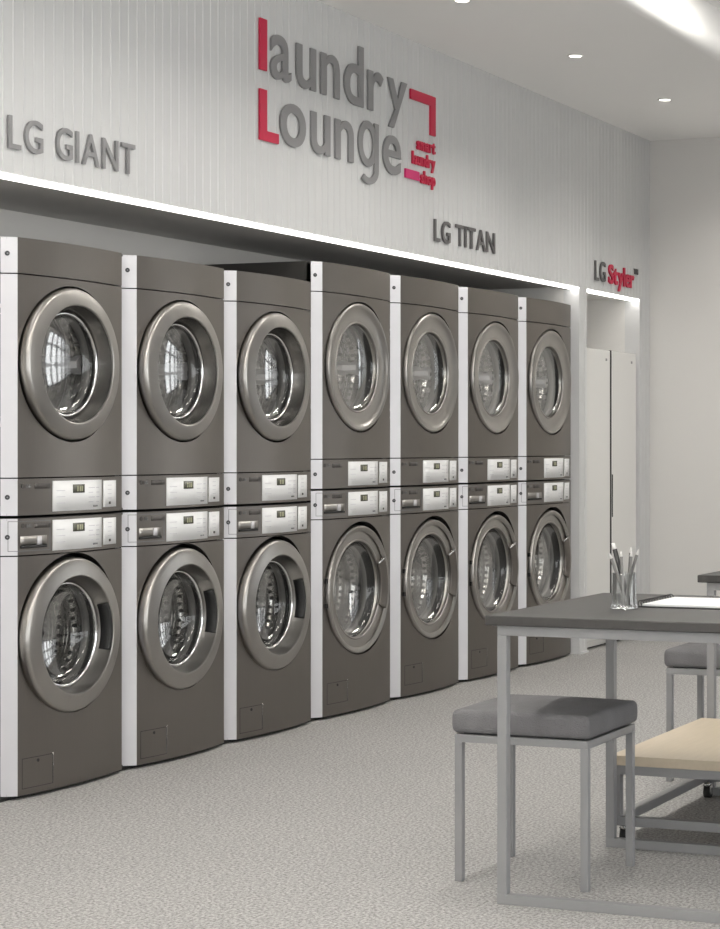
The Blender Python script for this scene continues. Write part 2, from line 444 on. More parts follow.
def word(text, x0, x1, zb, h, y, depth, m, parent, offset=.02, ref='x', gap=.14, slots=None, zs=None, label=None):
    """letters standing on z=zb, ref letter height h, from x0 to x1, front face at y; each letter a child"""
    items = []; rm = glyph(ref, 0, offset); rh = max(v.co.y for v in rm.vertices); bpy.data.meshes.remove(rm)
    cur = 0
    for ch in text:
        if ch == ' ': cur += .28; continue
        me = round_g() if ch == 'g' and ref == 'x' else glyph(ch, .5, offset); xs_ = [v.co.x for v in me.vertices]
        items.append((ch, me, min(xs_), cur)); cur += max(xs_) - min(xs_) + gap
    tot = cur - gap; sx = (x1 - x0) / tot; sz = h / rh
    for ch, me, mn, off in items:
        for v in me.vertices:
            x, yy, z = v.co
            v.co = ((x - mn + off) * sx + x0, y + (depth if z < 0 else (.0012 if z < .49 else 0)), zb + yy * sz * (zs(ch, yy) if zs else 1))
        me.flip_normals() if False else None
        bm = bmesh.new(); bm.from_mesh(me); bmesh.ops.recalc_face_normals(bm, faces=bm.faces); bm.to_mesh(me); bm.free()
        me.materials.clear(); me.materials.append(M[m]); me.name = 'letter'
        o = bpy.data.objects.new('letter', me); COL.objects.link(o); o.parent = parent
        if label: o['label'] = label
        for p in me.polygons: p.use_smooth = False
YL = 4.2975; DL = YF - .003 - YL
KS = YL / 4.278
def sign(name, label, x, z):
    return thing(name, label, 'wall sign', (x, YF, z))
def rel(o, x, z): return x * KS - o.location.x, (z - 1.22) * KS + 1.22 - o.location.z
def put_word(o, text, x0, x1, zb, h, m, **k):
    a, zz = rel(o, x0, zb); b = rel(o, x1, zb)[0]
    word(text, a, b, zz, h * KS, YL - YF, DL, m, o, **k)
s1 = sign('wall_sign', 'raised light grey lettering over the shorter machines, left of the large logo', 5.9, 2.22)
put_word(s1, 'LG', 5.535, 5.72, 2.222, .110, 'sign_grey', ref='L', offset=.008)
put_word(s1, 'GIANT', 5.795, 6.268, 2.222, .110, 'sign_grey', ref='L', offset=.008)
s2 = sign('wall_sign', 'raised dark grey lettering over the taller machines, right of the large logo', 9.16, 2.22)
put_word(s2, 'LG', 8.80, 8.98, 2.222, .106, 'sign_dark', ref='L', offset=.008)
put_word(s2, 'TITAN', 9.045, 9.52, 2.222, .106, 'sign_dark', ref='L', offset=.008, gap=.08)
s3 = sign('wall_sign', 'small grey and red lettering above the two steam closets', 11.3, 2.2)
put_word(s3, 'LG', 10.965, 11.135, 2.197, .116, 'sign_dark', ref='L', offset=.008)
put_word(s3, 'Styler', 11.19, 11.63, 2.197, .112, 'sign_red', ref='L', offset=.022, gap=.02, label='red letter')
put_word(s3, 'TM', 11.635, 11.70, 2.285, .034, 'sign_dark', ref='L', offset=.01)

s4 = sign('logo_sign', 'large two-line grey and crimson logo of raised letters on the ribbed fascia', 8.0, 2.45)
def bar(x0, x1, z0, z1, m, name='bar', label=None):
    a, b = rel(s4, x0, z0); c, d = rel(s4, x1, z1)
    o = MB().box(a, c, YL - YF, YL - YF + DL, b, d).build(name, m, s4)
    if label: o['label'] = label
bar(7.158, 7.212, 1.22 + 1.552, 1.22 + 1.765, 'sign_red', 'letter', 'crimson letter l')
lm = MB(); a, b = rel(s4, 7.158, 1.22 + 1.262)
lm2 = [(0, 0), (.150, 0), (.150, .042), (.054, .042), (.054, .212), (0, .212)]
vsL = [(a + x, YL - YF, b + z) for x, z in lm2] + [(a + x, YL - YF + DL, b + z) for x, z in lm2]
lm.add(vsL, [list(range(6)), list(range(6, 12))[::-1]] + [(i, (i + 1) % 6, 6 + (i + 1) % 6, 6 + i) for i in range(6)])
o = lm.build('letter', 'sign_red', s4); o['label'] = 'crimson capital letter L'
zsc = lambda ch, yy: (.55 if yy < -.02 and ch == 'y' else .85 if yy < -.02 and ch == 'g' else 1.0)
put_word(s4, 'aundry', 7.243, 8.50, 1.22 + 1.540, .178, 'sign_grey', ref='x', offset=.012, gap=.11, zs=zsc)
put_word(s4, 'ounge', 7.323, 8.437, 1.22 + 1.275, .172, 'sign_grey', ref='x', offset=.012, gap=.11, zs=zsc)
# corner bracket
bk = [(8.54, 1.703), (8.54, 1.655), (8.752, 1.655), (8.752, 1.512), (8.809, 1.512), (8.809, 1.703)]
pts = [rel(s4, x, 1.22 + z) for x, z in bk]
vb = [(x, YL - YF, z) for x, z in pts] + [(x, YL - YF + DL, z) for x, z in pts]
o = MB().add(vb, [list(range(6))[::-1], list(range(6, 12))] + [(i, (i + 1) % 6, 6 + (i + 1) % 6, 6 + i) for i in range(6)]).build('bracket', 'sign_red', s4)
o['label'] = 'crimson corner bracket'
put_word(s4, 'smart', 8.61, 8.808, 1.22 + 1.425, .040, 'sign_red', offset=.025, gap=.06, label='small red letter')
put_word(s4, 'laundry', 8.56, 8.808, 1.22 + 1.350, .040, 'sign_red', offset=.025, gap=.06, label='small red letter')
put_word(s4, 'shop', 8.65, 8.808, 1.22 + 1.268, .040, 'sign_red', offset=.025, gap=.06, label='small red letter')
bar(8.485, 8.630, 1.22 + 1.272, 1.22 + 1.315, 'sign_magenta', 'colour_bar', 'magenta bar')

# ------------------------------------------------------------------ washing machines and dryers
C = .06
CL = {.704: .032, .758: .040}; CR = {.704: .062, .758: .070}                # corner chamfers, left and right
def bow(x, hw):
    q = max(-1.0, min(1.0, (x + .017) / (hw + .008)))
    return -.026 * (1 - q * q)
def plate(W, z0, z1, hole=None, inset=.018, xa=None, xb=None):
    """bowed front plate between the chamfers; hole=(cz, r)"""
    hw = W / 2 - C; xa = -W / 2 + CL[W]; xb = W / 2 - CR[W]
    m = MB()
    if hole is None:
        nx = 24; top_, bot = [], []
        vs = []
        for i in range(nx + 1):
            x = xa + (xb - xa) * i / nx; y = bow(x, hw)
            vs += [(x, y, z0), (x, y, z1), (x, y + inset, z1), (x, y + inset, z0)]
        fs = [(4 * i, 4 * i + 4, 4 * i + 5, 4 * i + 1) for i in range(nx)]
        m.add(vs, fs, True)
        f2 = []
        for i in range(nx):
            f2 += [(4 * i + 1, 4 * i + 5, 4 * i + 6, 4 * i + 2), (4 * i + 3, 4 * i + 7, 4 * i + 4, 4 * i)]
        f2 += [(0, 1, 2, 3), (4 * nx + 3, 4 * nx + 2, 4 * nx + 1, 4 * nx)]
        m.add(vs, f2)
        return m
    cx, cz, r = hole
    angs = sorted([2 * PI * i / 96 for i in range(96)] + [math.atan2(z - cz, x - cx) % (2 * PI) for x in (xa, xb) for z in (z0, z1)])
    rings = []
    for a in angs:
        ca, sa = math.cos(a), math.sin(a)
        t = 1e9
        if ca > 1e-9: t = min(t, (xb - cx) / ca)
        if ca < -1e-9: t = min(t, (xa - cx) / ca)
        if sa > 1e-9: t = min(t, (z1 - cz) / sa)
        if sa < -1e-9: t = min(t, (z0 - cz) / sa)
        rings.append((ca, sa, t))
    K = 5; vs = []
    for ca, sa, t in rings:
        for k in range(K + 1):
            q = r + (t - r) * k / K
            x = cx + q * ca; vs.append((x, bow(x, hw), cz + q * sa))
    n = len(rings); fs = []
    for i in range(n):
        j = (i + 1) % n
        for k in range(K):
            fs.append((i * (K + 1) + k, i * (K + 1) + k + 1, j * (K + 1) + k + 1, j * (K + 1) + k))
    m.add(vs, fs, True)
    # returns: hole lip and outer edges
    vh = []
    for ca, sa, t in rings:
        x = cx + r * ca; vh += [(x, bow(x, hw), cz + r * sa), (x, bow(x, hw) + .035, cz + r * sa)]
    m.add(vh, [(2 * i, 2 * ((i + 1) % n), 2 * ((i + 1) % n) + 1, 2 * i + 1) for i in range(n)], True)
    vo = []
    for ca, sa, t in rings:
        x = cx + t * ca; vo += [(x, bow(x, hw), cz + t * sa), (x, bow(x, hw) + inset, cz + t * sa)]
    m.add(vo, [(2 * i, 2 * ((i + 1) % n), 2 * ((i + 1) % n) + 1, 2 * i + 1) for i in range(n)])
    return m
def chamfer(W, z0, z1, side, w0=0, w1=1):
    """flat 45 degree corner strip, side -1 left, +1 right"""
    e = .003; c = CL[W] if side < 0 else CR[W]; a = (W / 2 - e, c - e)
    if side < 0 and W < .72: a = (W / 2 - .002, c + .016)
    b = (W / 2 - c, 0)
    p0 = (a[0] + (b[0] - a[0]) * w0, a[1] + (b[1] - a[1]) * w0); p1 = (a[0] + (b[0] - a[0]) * w1, a[1] + (b[1] - a[1]) * w1)
    poly = [(side * p0[0], p0[1]), (side * p1[0], p1[1]), (side * (p1[0] - .003), p1[1] + .012), (side * (p0[0] - .012), p0[1] + .004)]
    return MB().prism(poly, z0, z1)
def section(name, root, W, z0, z1, hole=None, g=.0022):
    o = plate(W, z0 + g, z1 - g, hole).build(name, 'steel', root, fix=(hole is None), auto=35)
    for sd in (-1, 1): 
        t = chamfer(W, z0 + g, z1 - g, sd).build('corner_trim', 'trim', o); t['label'] = 'steel corner strip with window sheen in its colour'
    return o
def onface(W, x0, x1, z0, z1, out, depth=.004, nx=6):
    """thin bowed plate lying on the front, 'out' proud of it"""
    hw = W / 2 - C; m = MB(); vs = []
    for i in range(nx + 1):
        x = x0 + (x1 - x0) * i / nx; y = bow(x, hw) - out
        vs += [(x, y, z0), (x, y, z1), (x, y + depth, z1), (x, y + depth, z0)]
    m.add(vs, [(4 * i, 4 * i + 4, 4 * i + 5, 4 * i + 1) for i in range(nx)], True)
    f2 = []
    for i in range(nx): f2 += [(4 * i + 1, 4 * i + 5, 4 * i + 6, 4 * i + 2), (4 * i + 3, 4 * i + 7, 4 * i + 4, 4 * i)]
    f2 += [(0, 1, 2, 3), (4 * nx + 3, 4 * nx + 2, 4 * nx + 1, 4 * nx)]
    return m.add(vs, f2)
def screw(root, W, z):
    hw = W / 2; k = .40; c = CL[W]; dy = .016 if W < .72 else .0
    x = -(hw - .002 - k * (c - .002)); y = (c + dy) * (1 - k)
    nx, ny = -.7071, -.7071
    o = MB().cyl((x, y, z), (x + nx * .003, y + ny * .003, z), .0085, n=14).build('screw', 'screw', root)
    MB().cyl((x + nx * .003, y + ny * .003, z), (x + nx * .004, y + ny * .004, z), .0030, n=10).build('screw_socket', 'print', o)
def controls(root, W, z0, z1, kind, drawer):
    hw = W / 2; cp = section('control_panel', root, W, z0, z1)
    h = z1 - z0
    U = {'giant': (.198, .485, .499, .592), 'titan': (.236, .524, .546, .644)}[kind]
    ux = lambda u: u - hw
    d = onface(W, ux(U[0]), ux(U[1]), z0 + h * .09, z1 - h * .09, .003).build('display_panel', 'white', root)
    xa, xb = ux(U[0]), ux(U[1]); w = xb - xa
    onface(W, xa + .37 * w, xa + .61 * w, z0 + h * .57, z1 - h * .20, .0042, .001).build('screen', 'lcd', d)
    dm = MB()
    for k, u in enumerate((.45, .50, .54)):
        dm.v, dm.f, dm.sm = dm.v, dm.f, dm.sm
        q = onface(W, xa + u * w, xa + (u + .028) * w, z0 + h * .61, z1 - h * .25, .005, .0008, 1); dm.add(q.v, q.f)
    dm.build('digits', 'lcd_digit', d)
    pm = MB()
    for k in range(4):
        q = onface(W, xa + .70 * w, xa + (.80 + .04 * (k % 2)) * w, z0 + h * (.30 + .13 * k), z0 + h * (.318 + .13 * k), .0036, .0006, 1); pm.add(q.v, q.f)
        q = onface(W, xa + .87 * w, xa + .94 * w, z0 + h * (.30 + .13 * k), z0 + h * (.318 + .13 * k), .0036, .0006, 1); pm.add(q.v, q.f)
    for k in range(3):
        q = onface(W, xa + .06 * w, xa + .22 * w, z0 + h * (.30 + .17 * k), z0 + h * (.316 + .17 * k), .0036, .0006, 1); pm.add(q.v, q.f)
    pm.build('printed_marks', 'print_pale', d)
    q = onface(W, xa + .80 * w, xa + .90 * w, z0 + h * .17, z0 + h * .215, .0036, .0006, 2); q.build('button_mark', 'print', d)
    c = onface(W, ux(U[2]), ux(U[3]), z0 + h * .14, z1 - h * .12, .003).build('card_panel', 'white', root)
    w2 = U[3] - U[2]; cx = ux(U[2])
    q2 = MB()
    for k in range(4):
        q = onface(W, cx + .32 * w2, cx + .62 * w2, z0 + h * (.38 + .12 * k), z0 + h * (.395 + .12 * k), .0036, .0006, 1); q2.add(q.v, q.f)
    q2.build('printed_marks', 'print_pale', c)
    q = onface(W, cx + .40 * w2, cx + .56 * w2, z0 + h * .22, z0 + h * .29, .0036, .0006, 1); q.build('card_mark', 'print_dark', c)
    # badge: round emblem and two letters, label strip
    zb = z1 - h * .21; bx = ux(.056)
    hw2 = W / 2 - C
    y = bow(bx, hw2)
    b = MB().cyl((bx, y - .0015, zb), (bx, y + .001, zb), .0085, n=20).build('badge', 'print_dark', root)
    word('LG', bx + .015, bx + .038, zb - .006, .012, bow(bx + .03, hw2) - .0018, .002, 'print', b, offset=.01, ref='L')
    onface(W, ux(.110), ux(.186), zb - .010, zb + .008, .0012, .002, 4).build('name_strip', 'print_dark', root)
    if drawer:
        # dispenser drawer outline wraps on to the corner strip
        xr = ux(U[0]) - .012; zA, zB = z0 + h * .12, z1 - h * .10
        m = MB()
        for z in (zA, zB):
            q = onface(W, -W / 2 + CL[W], xr, z, z + .0022, .0006, .0016, 8); m.add(q.v, q.f)
            q = chamfer(W, z, z + .0022, -1, .42, 1); q.v = [(v[0] - .0006, v[1] - .0006, v[2]) for v in q.v]; m.add(q.v, q.f)
        q = onface(W, xr - .0022, xr, zA, zB, .0006, .0016, 1); m.add(q.v, q.f)
        q = chamfer(W, zA, zB + .0022, -1, .42, .46); q.v = [(v[0] - .0006, v[1] - .0006, v[2]) for v in q.v]; m.add(q.v, q.f)
        dr = m.build('drawer', 'print', root); dr['label'] = 'outline of the detergent drawer'
        # scooped grip in flat plates: recess shade and highlight put into their colours
        g0, g1 = -W / 2 + CL[W] + .012, xr - .018
        onface(W, g0, g1, z0 + h * .20, z0 + h * .27, .0030, .003, 6).build('drawer_grip_shade', 'dark', dr)
        onface(W, g0, g1, z0 + h * .27, z0 + h * .52, .0012, .0016, 6).build('grip_recess', 'steel_ring', dr)
        onface(W, g0 + .62 * (g1 - g0), g0 + .78 * (g1 - g0), z0 + h * .28, z0 + h * .50, .004, .003, 3).build('grip_highlight', 'trim', dr)
    return cp
def machine(kind, which, zs, cz, R):
    """kind giant/titan, which washer/dryer; zs: z levels from bottom to top; origin at floor of the unit's footprint centre"""
    W = {'giant': .704, 'titan': .758}[kind]
    dx = -.042 if kind == 'giant' else -.027
    root = thing('washing_machine' if which == 'washer' else 'tumble_dryer', '', 'washing machine' if which == 'washer' else 'dryer')
    zlo, zhi = zs[0], zs[-1]
    # case: open-fronted shell, with dark front frame around the drum opening
    b = MB(); hw = W / 2 - .003; D = .64; t = .01
    b.box(-hw, -hw + t, C + .004, D, zlo, zhi); b.box(hw - t, hw, C + .004, D, zlo, zhi)
    b.box(-hw, hw, D - t, D, zlo, zhi); b.box(-hw + t, hw - t, .03, D - t, zhi - t, zhi - .002); b.box(-hw + t, hw - t, .03, D - t, zlo + .002, zlo + t)
    b.build('case', 'case', root)
    if kind == 'titan' and which == 'dryer':
        pass
    if which == 'washer':
        section('front_panel', root, W, zs[0], zs[1], (dx + .006, cz + .007, R + .010 if kind == 'titan' else R + .008))
        controls(root, W, zs[1], zs[2], kind, True); screw(root, W, zs[1] + (zs[2] - zs[1]) * .5)
        hx0, hx1, hz0, hz1 = -W / 2 + .052, -W / 2 + .200, .035, .140
        if kind == 'titan': hx0 += .02; hx1 += .03; hz0 += .03; hz1 += .02
        m = MB()
        for (x0, x1, z0, z1) in ((hx0, hx1, hz0, hz0 + .002), (hx0, hx1, hz1 - .002, hz1), (hx0, hx0 + .002, hz0, hz1), (hx1 - .002, hx1, hz0, hz1)):
            q = onface(W, x0, x1, z0, z1, .0006, .001, 2); m.add(q.v, q.f)
        h_ = m.build('filter_hatch', 'gap', root)
        q = onface(W, hx1 + .0003, hx1 + .0016, hz0, hz1 + .004, .001, .001, 1).build('hatch_edge', 'chrome', h_)
        xm = (hx0 + hx1) / 2
        MB().cyl((xm, bow(xm, W / 2 - C) - .002, hz1 - .014), (xm, bow(xm, W / 2 - C) + .001, hz1 - .014), .006, n=12).build('hatch_latch', 'dark', h_)
    else:
        controls(root, W, zs[0], zs[1], kind, False); screw(root, W, (zs[0] + zs[1]) / 2)
        section('front_panel', root, W, zs[1], zs[2], (dx, cz, R + .005))
        section('top_panel', root, W, zs[2], zs[3]); screw(root, W, (zs[2] + zs[3]) / 2 + .005)
    # dark well behind the door and the drum
    yb = -.02
    MB().lathe([(R + .006, .022), (R + .004, .05), (.205, .055), (.21, .09)], cz, 64).build('door_well', 'dark', root)
    rd = .235; dd = .52
    dr = MB().lathe([(.205, .085), (rd, .10)] + [(rd - .007 * (1 - math.cos(2 * PI * k / 8)), .12 + .0085 * k) for k in range(40)] + [(rd, dd - .06), (rd - .05, dd - .02), (.10, dd - .03), (.0005, dd - .045)], 0, 72).build('drum', 'drum', root, auto=50)
    dr.location.z = cz
    for k in range(3):
        a = .04 + 2 * PI * k / 3 if which == 'dryer' else PI / 3 + 2 * PI * k / 3
        ca, sa = math.cos(a), math.sin(a); px, pz = -sa, ca
        vs = []
        for y_, s_ in ((.11, .5), (.17, 1), (.42, 1), (.46, .6)):
            for rr, w_ in ((rd - .002, .036), (rd - .055 * s_, .012)):
                for q in (-1, 1): vs.append((rr * ca + q * w_ * px, y_, rr * sa + q * w_ * pz))
        fs = []
        for i in range(3):
            o_ = 4 * i
            fs += [(o_, o_ + 2, o_ + 6, o_ + 4), (o_ + 2, o_ + 3, o_ + 7, o_ + 6), (o_ + 3, o_ + 1, o_ + 5, o_ + 7)]
        fs += [(0, 1, 3, 2), (12, 14, 15, 13)]
        MB().add(vs, fs).build('lifter', 'trim' if which == 'dryer' else 'chrome', dr)
    # door ring
    y0 = -.021 if kind == 'giant' else -.019
    if kind == 'giant':
        Rc = .209; Ri = .186
        pf = [(R - .006, y0 + .030), (R, y0 + .010), (R - .001, y0 - .003), (R - .004, y0 - .012), (R - .009, y0 - .017), (R - .013, y0 - .0185), (R - .030, y0 - .0225), (Rc + .010, y0 - .028), (Rc + .004, y0 - .029),
              (Rc + .0005, y0 - .0275), (Rc - .001, y0 - .022), (Rc + .002, y0 - .015), (R - .02, y0 + .030)]
        bz = [(Rc - .0015, y0 - .024), (Rc - .003, y0 - .016), (Ri + .010, y0 + .013), (Ri + .004, y0 + .030), (Ri, y0 + .042), (Rc + .012, y0 + .046), (Rc + .006, y0 - .014)]
        yg = y0 + .030
    else:
        Ri = .207 if which == 'dryer' else .228
        pf = [(R - .006, y0 + .030), (R, y0 + .012), (R - .001, y0 + .002), (R - .004, y0 - .004), (R - .010, y0 - .007), (R - .018, y0 - .006),
              (R - .024, y0 - .002), (R - .030, y0 + .002), (Ri + .040, y0 + .008), (Ri + .022, y0 + .010), (Ri + .008, y0 + .009), (Ri + .002, y0 + .010), (Ri, y0 + .014), (Ri - .002, y0 + .024), (Ri - .008, y0 + .036), (R - .02, y0 + .040)]
        bz = None
        yg = y0 + .016
    door = MB().lathe(pf, cz, 96, close=True).build('door', 'steel_ring', root, auto=32)
    if bz: MB().lathe(bz, cz, 96, close=True).build('door_bezel', 'bezel' if which == 'dryer' else 'bezel_pale', door, auto=38)
    # glass: washers a deep inward bowl, dryers a shallower one
    rg = Ri - .004; dp = .085 if which == 'washer' else .05
    gp = [(rg, yg)] + [(rg * math.cos(t), yg + .004 + dp * math.sin(t) ** .8) for t in [PI / 2 * k / 12 for k in range(1, 12)]] + [(.0004, yg + .004 + dp)]
    MB().lathe(gp, cz, 72).build('door_glass', 'glass', door)
    MB().lathe([(rg + .006, yg - .006), (rg - .002, yg - .008), (rg - .006, yg), (rg - .003, yg + .006)], cz, 72, close=True).build('glass_rim', 'chrome' if kind == 'giant' else 'steel_ring', door)
    MB().lathe([(.206, .052), (.196, .058), (.199, .080), (.212, .088)], cz, 64).build('gasket', 'gasket', root)
    if which == 'washer':
        # grip on the right of the door
        m = MB()
        if kind == 'giant':
            m.lathe([(Rc - .012, y0 - .022), (Rc - .001, y0 - .026), (Rc + .001, y0 - .020), (Rc - .004, y0 + .016), (Rc - .016, y0 + .016)], cz, 20, -.36, .50, close=True)
            m.build('door_handle', 'dark', door)
        else:
            m.lathe([(Ri - .010, y0 + .002), (Ri + .036, y0 - .010), (Ri + .046, y0 - .006), (Ri + .036, y0 + .014), (Ri - .008, y0 + .022)], cz, 20, -.40, .52, close=True)
            hd = m.build('door_handle', 'steel', door, bevel=.002)
            MB().lathe([(Ri - .012, y0 + .001), (Ri - .011, y0 - .002), (Ri + .038, y0 - .013), (Ri + .040, y0 - .009)], cz, 2, .50, .54, close=True).build('handle_edge', 'chrome', hd)
        for sz in ((-.055, .055) if kind == 'titan' else ()):
            MB().box(-R - .003, -R + .008, y0 + .004, y0 + .03, cz + sz - .010, cz + sz + .010).build('hinge', 'dark', door)
    # the door sits left of the middle
    for ch in list(root.children):
        if ch.name.split('.')[0] in ('door', 'door_well', 'drum', 'gasket'): ch.location.x = dx
    return root

ZG = (.012, .838, .969, .975, 1.106, 1.809, 1.936)
ZT = (.012, .889, 1.019, 1.024, 1.157, 1.900, 2.034)
proto = {
    ('giant', 'washer'): machine('giant', 'washer', ZG[0:3], .546, .276),
    ('giant', 'dryer'): machine('giant', 'dryer', ZG[3:7], 1.507, .272),
    ('titan', 'washer'): machine('titan', 'washer', ZT[0:3], .560, .294),
    ('titan', 'dryer'): machine('titan', 'dryer', ZT[3:7], 1.575, .294)}
used = set()
YM = 4.335
ords = {'giant': ['nearest short', 'middle short', 'third short'], 'titan': ['first tall', 'second tall', 'third tall', 'last tall']}
wl = {('giant', 0): 'graphite front-loading washer at the left edge of the picture, lower unit',
      ('giant', 1): 'graphite front-loading washer, second from the left, bottom of its stack',
      ('giant', 2): 'graphite front-loading washer, third from the left, just before the taller stacks begin',
      ('titan', 0): 'large brown-grey washer, fourth from the left, first of the taller stacks',
      ('titan', 1): 'large brown-grey washer, fifth from the left, left of the table corner',
      ('titan', 2): 'large brown-grey washer, sixth from the left, partly behind the table corner',
      ('titan', 3): 'large brown-grey washer farthest right, beside the white pier and behind the table'}
dl = {('giant', 0): 'graphite tumble dryer at the left edge of the picture, upper unit under the grey lettering',
      ('giant', 1): 'graphite tumble dryer, second from the left, on top of its washer',
      ('giant', 2): 'graphite tumble dryer, third from the left, just before the taller stacks begin',
      ('titan', 0): 'large brown-grey dryer, fourth from the left, first of the taller stacks',
      ('titan', 1): 'large brown-grey dryer, fifth from the left, on top of its washer',
      ('titan', 2): 'large brown-grey dryer, sixth from the left, one before the last',
      ('titan', 3): 'large brown-grey dryer farthest right, beside the white pier'}
def place(kind, which, i, x):
    key = (kind, which)
    o = proto[key] if key not in used else copy_tree(proto[key]); used.add(key)
    o.location = (x, YM, 0)
    o['label'] = (wl if which == 'washer' else dl)[(kind, i)]
    o['group'] = 'washers in the bottom row' if which == 'washer' else 'dryers stacked on the washers'
for i in range(3):
    for w in ('washer', 'dryer'): place('giant', w, i, 5.62 + .706 * (i + .5))
for i in range(4):
    for w in ('washer', 'dryer'): place('titan', w, i, 7.738 + .7605 * (i + .5))
# shared black plinth under the row
tag(MB().box(4.2, 10.77, YM + .03, YM + .6, 0, .012).build('plinth', 'plinth'), 'low black plinth running under the whole row of machines', 'plinth')

# ------------------------------------------------------------------ steam closets
def styler(x0, label, gap=.014):
    W = .432; H = 1.80
    t = thing('steam_closet', label, 'clothes steamer', (x0 + W / 2, 4.33, 0), 'steam closets in the right niche')
    hw = W / 2
    MB().box(-hw, hw, .024, .60, .012, H).build('cabinet', 'styler', t, bevel=.003)
    d = MB().box(-hw + .001, hw - (gap or .002), 0, .020, .05, H - .004).build('door', 'styler', t, bevel=.004)
    if gap: MB().box(hw - gap + .001, hw - .001, -.001, .022, .012, H - .002).build('door_gap', 'plinth', t)
    MB().box(hw - .10, hw - .075, -.0012, .001, H - .07, H - .055).build('emblem', 'print', d)
    MB().box(-hw + .002, -hw + .006, -.004, .006, .78, 1.04).build('grip_edge', 'gap', d)
    MB().box(-hw + .02, hw - .02, .05, .58, 0, .012).build('foot', 'plinth', t)
    return t
styler(10.93, 'tall pale steam closet next to the pier, left of the pair', .022)
styler(11.372, 'tall pale steam closet at the room corner, right of the pair', 0)

# ------------------------------------------------------------------ tables
def tube(m, x0, x1, y0, y1, z0, z1): m.box(x0, x1, y0, y1, z0, z1)
T = .027
TX, TY, TW, TD = 0, 0, .83, 1.30       # near left foot is the origin corner; runs +x and -y
def make_table(loc, label):
    t = thing('work_table', label, 'table', loc, 'charcoal topped tables')
    H = .741
    for x in (0, TW - T):
        for y in (0, -TD + T):
            MB().box(x, x + T, y - T, y, T, H - T).build('leg', 'frame', t, bevel=.0015)
        MB().box(x, x + T, -TD, 0, 0, T).build('floor_rail', 'frame', t, bevel=.0015)
        MB().box(x, x + T, -TD, 0, H - T, H).build('top_rail', 'frame', t, bevel=.0015)
    for y in (0, -TD + T): MB().box(T, TW - T, y - T, y, H - T, H).build('side_rail', 'frame', t, bevel=.0015)
    MB().box(-.014, TW + .03, -TD - .028, .030, H, H + .026).build('tabletop', 'tabletop', t, bevel=.003)
    return t
make_table((4.835, 2.168, 0), 'dark grey topped table with grey tube frame in the foreground')
make_table((6.60, 2.160, 0), 'dark grey topped table at the right edge, behind the foreground table')

# ------------------------------------------------------------------ stools
def make_stool(loc, label):
    t = thing('stool', label, 'stool', loc, 'square upholstered stools')
    W, D, H, q = .40, .375, .412, .022
    for x in (0, D - q):
        for y in (0, -W + q): MB().box(x, x + q, y - q, y, 0, H - q).build('leg', 'frame', t, bevel=.0015)
    fr = MB(); fr.box(0, q, -W, 0, H - q, H).box(D - q, D, -W, 0, H - q, H).box(q, D - q, -q, 0, H - q, H).box(q, D - q, -W, -W + q, H - q, H)
    fr.build('seat_frame', 'frame', t, bevel=.0015)
    # cushion: rounded box with a domed top
    bm = bmesh.new(); n = 18; e = .006
    x0, x1, y0, y1 = -e, D + e, -W - e, e; z0, z1 = H + .004, H + .068
    grid = {}
    def P(u, v, w):                        # u,v,w in -1..1 -> superellipsoid box
        rr = .013
        X = (x0 + x1) / 2 + u * (x1 - x0) / 2; Y = (y0 + y1) / 2 + v * (y1 - y0) / 2; Z = (z0 + z1) / 2 + w * (z1 - z0) / 2
        hx, hy, hz = (x1 - x0) / 2, (y1 - y0) / 2, (z1 - z0) / 2
        c = Vector((max(-hx + rr, min(hx - rr, u * hx)), max(-hy + rr, min(hy - rr, v * hy)), max(-hz + rr, min(hz - rr, w * hz))))
        d = Vector((u * hx, v * hy, w * hz)) - c
        if d.length > 1e-9: d = d.normalized() * rr
        p = c + d
        k = (1 - u * u) * (1 - v * v)
        if w > 0: p.z += .016 * k * w
        s_ = 1 + .012 * (1 - w * w)
        return Vector(((x0 + x1) / 2 + p.x * s_, (y0 + y1) / 2 + p.y * s_, (z0 + z1) / 2 + p.z))
    g = [-1, -.985, -.95, -.9] + [-.8 + 1.6 * i / 10 for i in range(11)] + [.9, .95, .985, 1]
    gw = [-1, -.8, -.55, -.3, 0, .3, .55, .8, 1]
    def face(fn, A, B):
        vv = [[bm.verts.new(fn(a, b)) for b in B] for a in A]
        for i in range(len(A) - 1):
            for j in range(len(B) - 1): bm.faces.new((vv[i][j], vv[i + 1][j], vv[i + 1][j + 1], vv[i][j + 1]))
    for s_ in (-1, 1):
        face(lambda a, b: P(a, b, s_), g, g); face(lambda a, b: P(a, s_, b), g, gw); face(lambda a, b: P(s_, a, b), g, gw)
    bmesh.ops.remove_doubles(bm, verts=bm.verts, dist=1e-5); bmesh.ops.recalc_face_normals(bm, faces=bm.faces)
    me = bpy.data.meshes.new('cushion'); bm.to_mesh(me); bm.free()
    for p in me.polygons: p.use_smooth = True
    me.materials.append(M['cushion'])
    c = bpy.data.objects.new('cushion', me); COL.objects.link(c); c.parent = t
    for x in (q / 2, D - q / 2):
        for y in (-q / 2, -W + q / 2): pass
    MB().box(.02, D - .02, -W + .02, -.02, H, H + .006).build('seat_board', 'dark', t)
    return t
make_stool((5.045, 2.392, 0), 'square grey cushioned stool standing under the foreground table')
make_stool((6.815, 2.385, 0), 'square grey cushioned stool behind, under the far table at the right edge')

